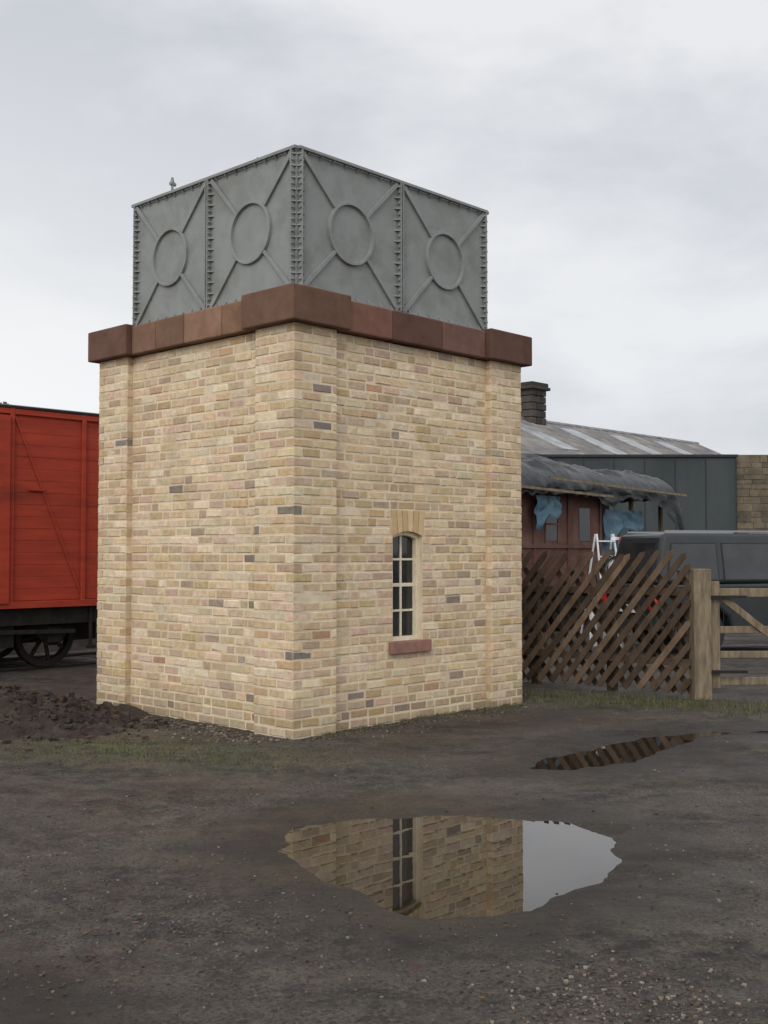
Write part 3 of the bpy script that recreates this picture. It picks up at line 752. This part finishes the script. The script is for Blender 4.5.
k=MB(); k.box((-14,-3.7,0),(RE-.2,3.7,5.0)); k.prism([(-3.7,5.0),(3.7,5.0),(0,6.68)],'x',-13.9,RE-.3); k.build('walls',M['rubble'],bd)
k=MB()
for s_ in (-1,1):
    k.hexa([(-14.2,s_*4.1,4.85),(RE,s_*4.1,4.85),(RE,0,6.76),(-14.2,0,6.76),(-14.2,s_*4.1,4.95),(RE,s_*4.1,4.95),(RE,0,6.86),(-14.2,0,6.86)])
k.build('roof',M['slate'],bd)
k=MB()
for i in range(40):
    x=-14+i*.66
    if random.random()<.25: continue
    k.beam((x,-4.0+random.random()*1.5,4.98),(x,-.1,6.82),.03,.05)
for a in range(4): 
    x=-3+a*3.6; k.beam((x,-3.3,5.34),(x,-.6,6.58),1.1,.05)
k.box((-14.2,-.08,6.84),(RE,.08,6.92)); k.build('roof_glazing',M['glazing'],bd)
ch=MB()
z=5.8
while z<8.0:
    for x in (-1.5,-1.18,-.86):
        ch.box((x+.01,-.48+random.uniform(-.02,.02),z+.01),(x+.31,.48,z+.27),s2l(*random.choice([(64,60,57),(54,51,49),(76,70,64)]))[:3])
    z+=.28
ch.box((-1.62,-.6,8.0),(-.42,.6,8.12),s2l(66,63,60)[:3]); ch.box((-1.56,-.54,8.12),(-.48,.54,8.28),s2l(56,54,50)[:3])
ch.build('chimney',M['rubble'],bd,bevel=.02,segs=1)

# ---------------------------------------------------------------- distant trees
k=MB()
def leafclump(cx,cy,cz,r,n):
    for _ in range(n):
        d=Vector((random.gauss(0,1),random.gauss(0,1),random.gauss(0,1))).normalized()*r*random.uniform(.5,1.05)
        p=Vector((cx,cy,cz))+Vector((d.x,d.y,d.z*.8)); s_=random.uniform(.12,.28)
        a=Vector((random.gauss(0,1),random.gauss(0,1),random.gauss(0,1))).normalized()*s_; b_=a.orthogonal().normalized()*s_
        c=s2l(*random.choice([(84,86,74),(96,96,82),(74,76,68),(104,98,88)]))[:3]
        k.add([p-a,p+b_,p+a,p-b_],[(0,1,2,3)],c)
for i in range(70):
    x=-150+i*4.5+random.uniform(-2,2); y=110+random.uniform(-8,14); h=random.uniform(4,8)
    k.cyl((x,y,0),(x,y,h*.7),.3,.1,n=6,col=(.06,.05,.04))
    for _ in range(4): leafclump(x+random.gauss(0,1.5),y+random.gauss(0,1),h*random.uniform(.45,.9),random.uniform(1.2,2.2),60)
x,y=-26.9,80
k.cyl((x,y,0),(x,y,12),.3,.08,n=6,col=(.06,.05,.04))
for _ in range(9): leafclump(x+random.gauss(0,1.2),y+random.gauss(0,1.2),random.uniform(9,12.4),random.uniform(.6,1.0),60)
k.build('distant_trees',M['leaf'],recalc=False)

# ---------------------------------------------------------------- world
W=bpy.data.worlds.new('World'); S.world=W; W.use_nodes=True; nt=W.node_tree;N=nt.nodes;L=nt.links;N.clear()
out=N.new('ShaderNodeOutputWorld');tc=N.new('ShaderNodeTexCoord')
sky=N.new('ShaderNodeTexSky'); sky.sky_type='NISHITA'; sky.sun_disc=False; sky.sun_elevation=math.radians(32); sky.sun_rotation=math.radians(198)
b1=N.new('ShaderNodeBackground'); b1.inputs[1].default_value=.1; L.new(sky.outputs[0],b1.inputs[0])
mp=N.new('ShaderNodeMapping'); mp.inputs['Scale'].default_value=(1,1,2.2); mp.inputs['Location'].default_value=(.35,.1,.2); L.new(tc.outputs['Generated'],mp.inputs[0])
n1=N.new('ShaderNodeTexNoise'); n1.inputs['Scale'].default_value=2.8; n1.inputs['Detail'].default_value=9; n1.inputs['Roughness'].default_value=.55; n1.inputs['Distortion'].default_value=.2; L.new(mp.outputs[0],n1.inputs['Vector'])
r1=mr(n1.outputs[0],.38,.60)
c=mx(r1,(.64,.66,.70,1),(.87,.875,.89,1))
sep=N.new('ShaderNodeSeparateXYZ'); L.new(tc.outputs['Generated'],sep.inputs[0])
hb=mr(sep.outputs['Z'],.42,.12); lb=mr(sep.outputs['X'],.12,-.35)
ml=N.new('ShaderNodeMath'); ml.operation='MULTIPLY'; L.new(hb,ml.inputs[0]); L.new(lb,ml.inputs[1])
c=mx(ml.outputs[0],c,(.97,.97,.97,1))
vm=N.new('ShaderNodeVectorMath'); vm.operation='DOT_PRODUCT'; L.new(tc.outputs['Generated'],vm.inputs[0]); vm.inputs[1].default_value=(-.25,-.81,.53)
gl=mr(vm.outputs['Value'],.0,1.0,1.0,1.9)
b2=N.new('ShaderNodeBackground'); L.new(c,b2.inputs[0]); L.new(gl,b2.inputs[1])
ms=N.new('ShaderNodeMixShader'); ms.inputs[0].default_value=.92; L.new(b1.outputs[0],ms.inputs[1]); L.new(b2.outputs[0],ms.inputs[2]); L.new(ms.outputs[0],out.inputs[0])
sl=bpy.data.lights.new('sun','SUN'); sl.energy=.85; sl.angle=math.radians(24); sl.color=(1,.955,.88)
so=bpy.data.objects.new('sun',sl); S.collection.objects.link(so); so.rotation_euler=Vector((.25,.81,-.53)).to_track_quat('-Z','Y').to_euler(); so.location=(-5,-10,12)

cam=bpy.data.cameras.new('camera'); co=bpy.data.objects.new('camera',cam); S.collection.objects.link(co)
co.location=(0,0,1.65); co.rotation_euler=(math.radians(90+2.07),0,0)
cam.sensor_fit='VERTICAL'; cam.sensor_height=36; cam.sensor_width=27; cam.lens=1134/1024*36; cam.clip_end=5000; cam.clip_start=.05
S.camera=co
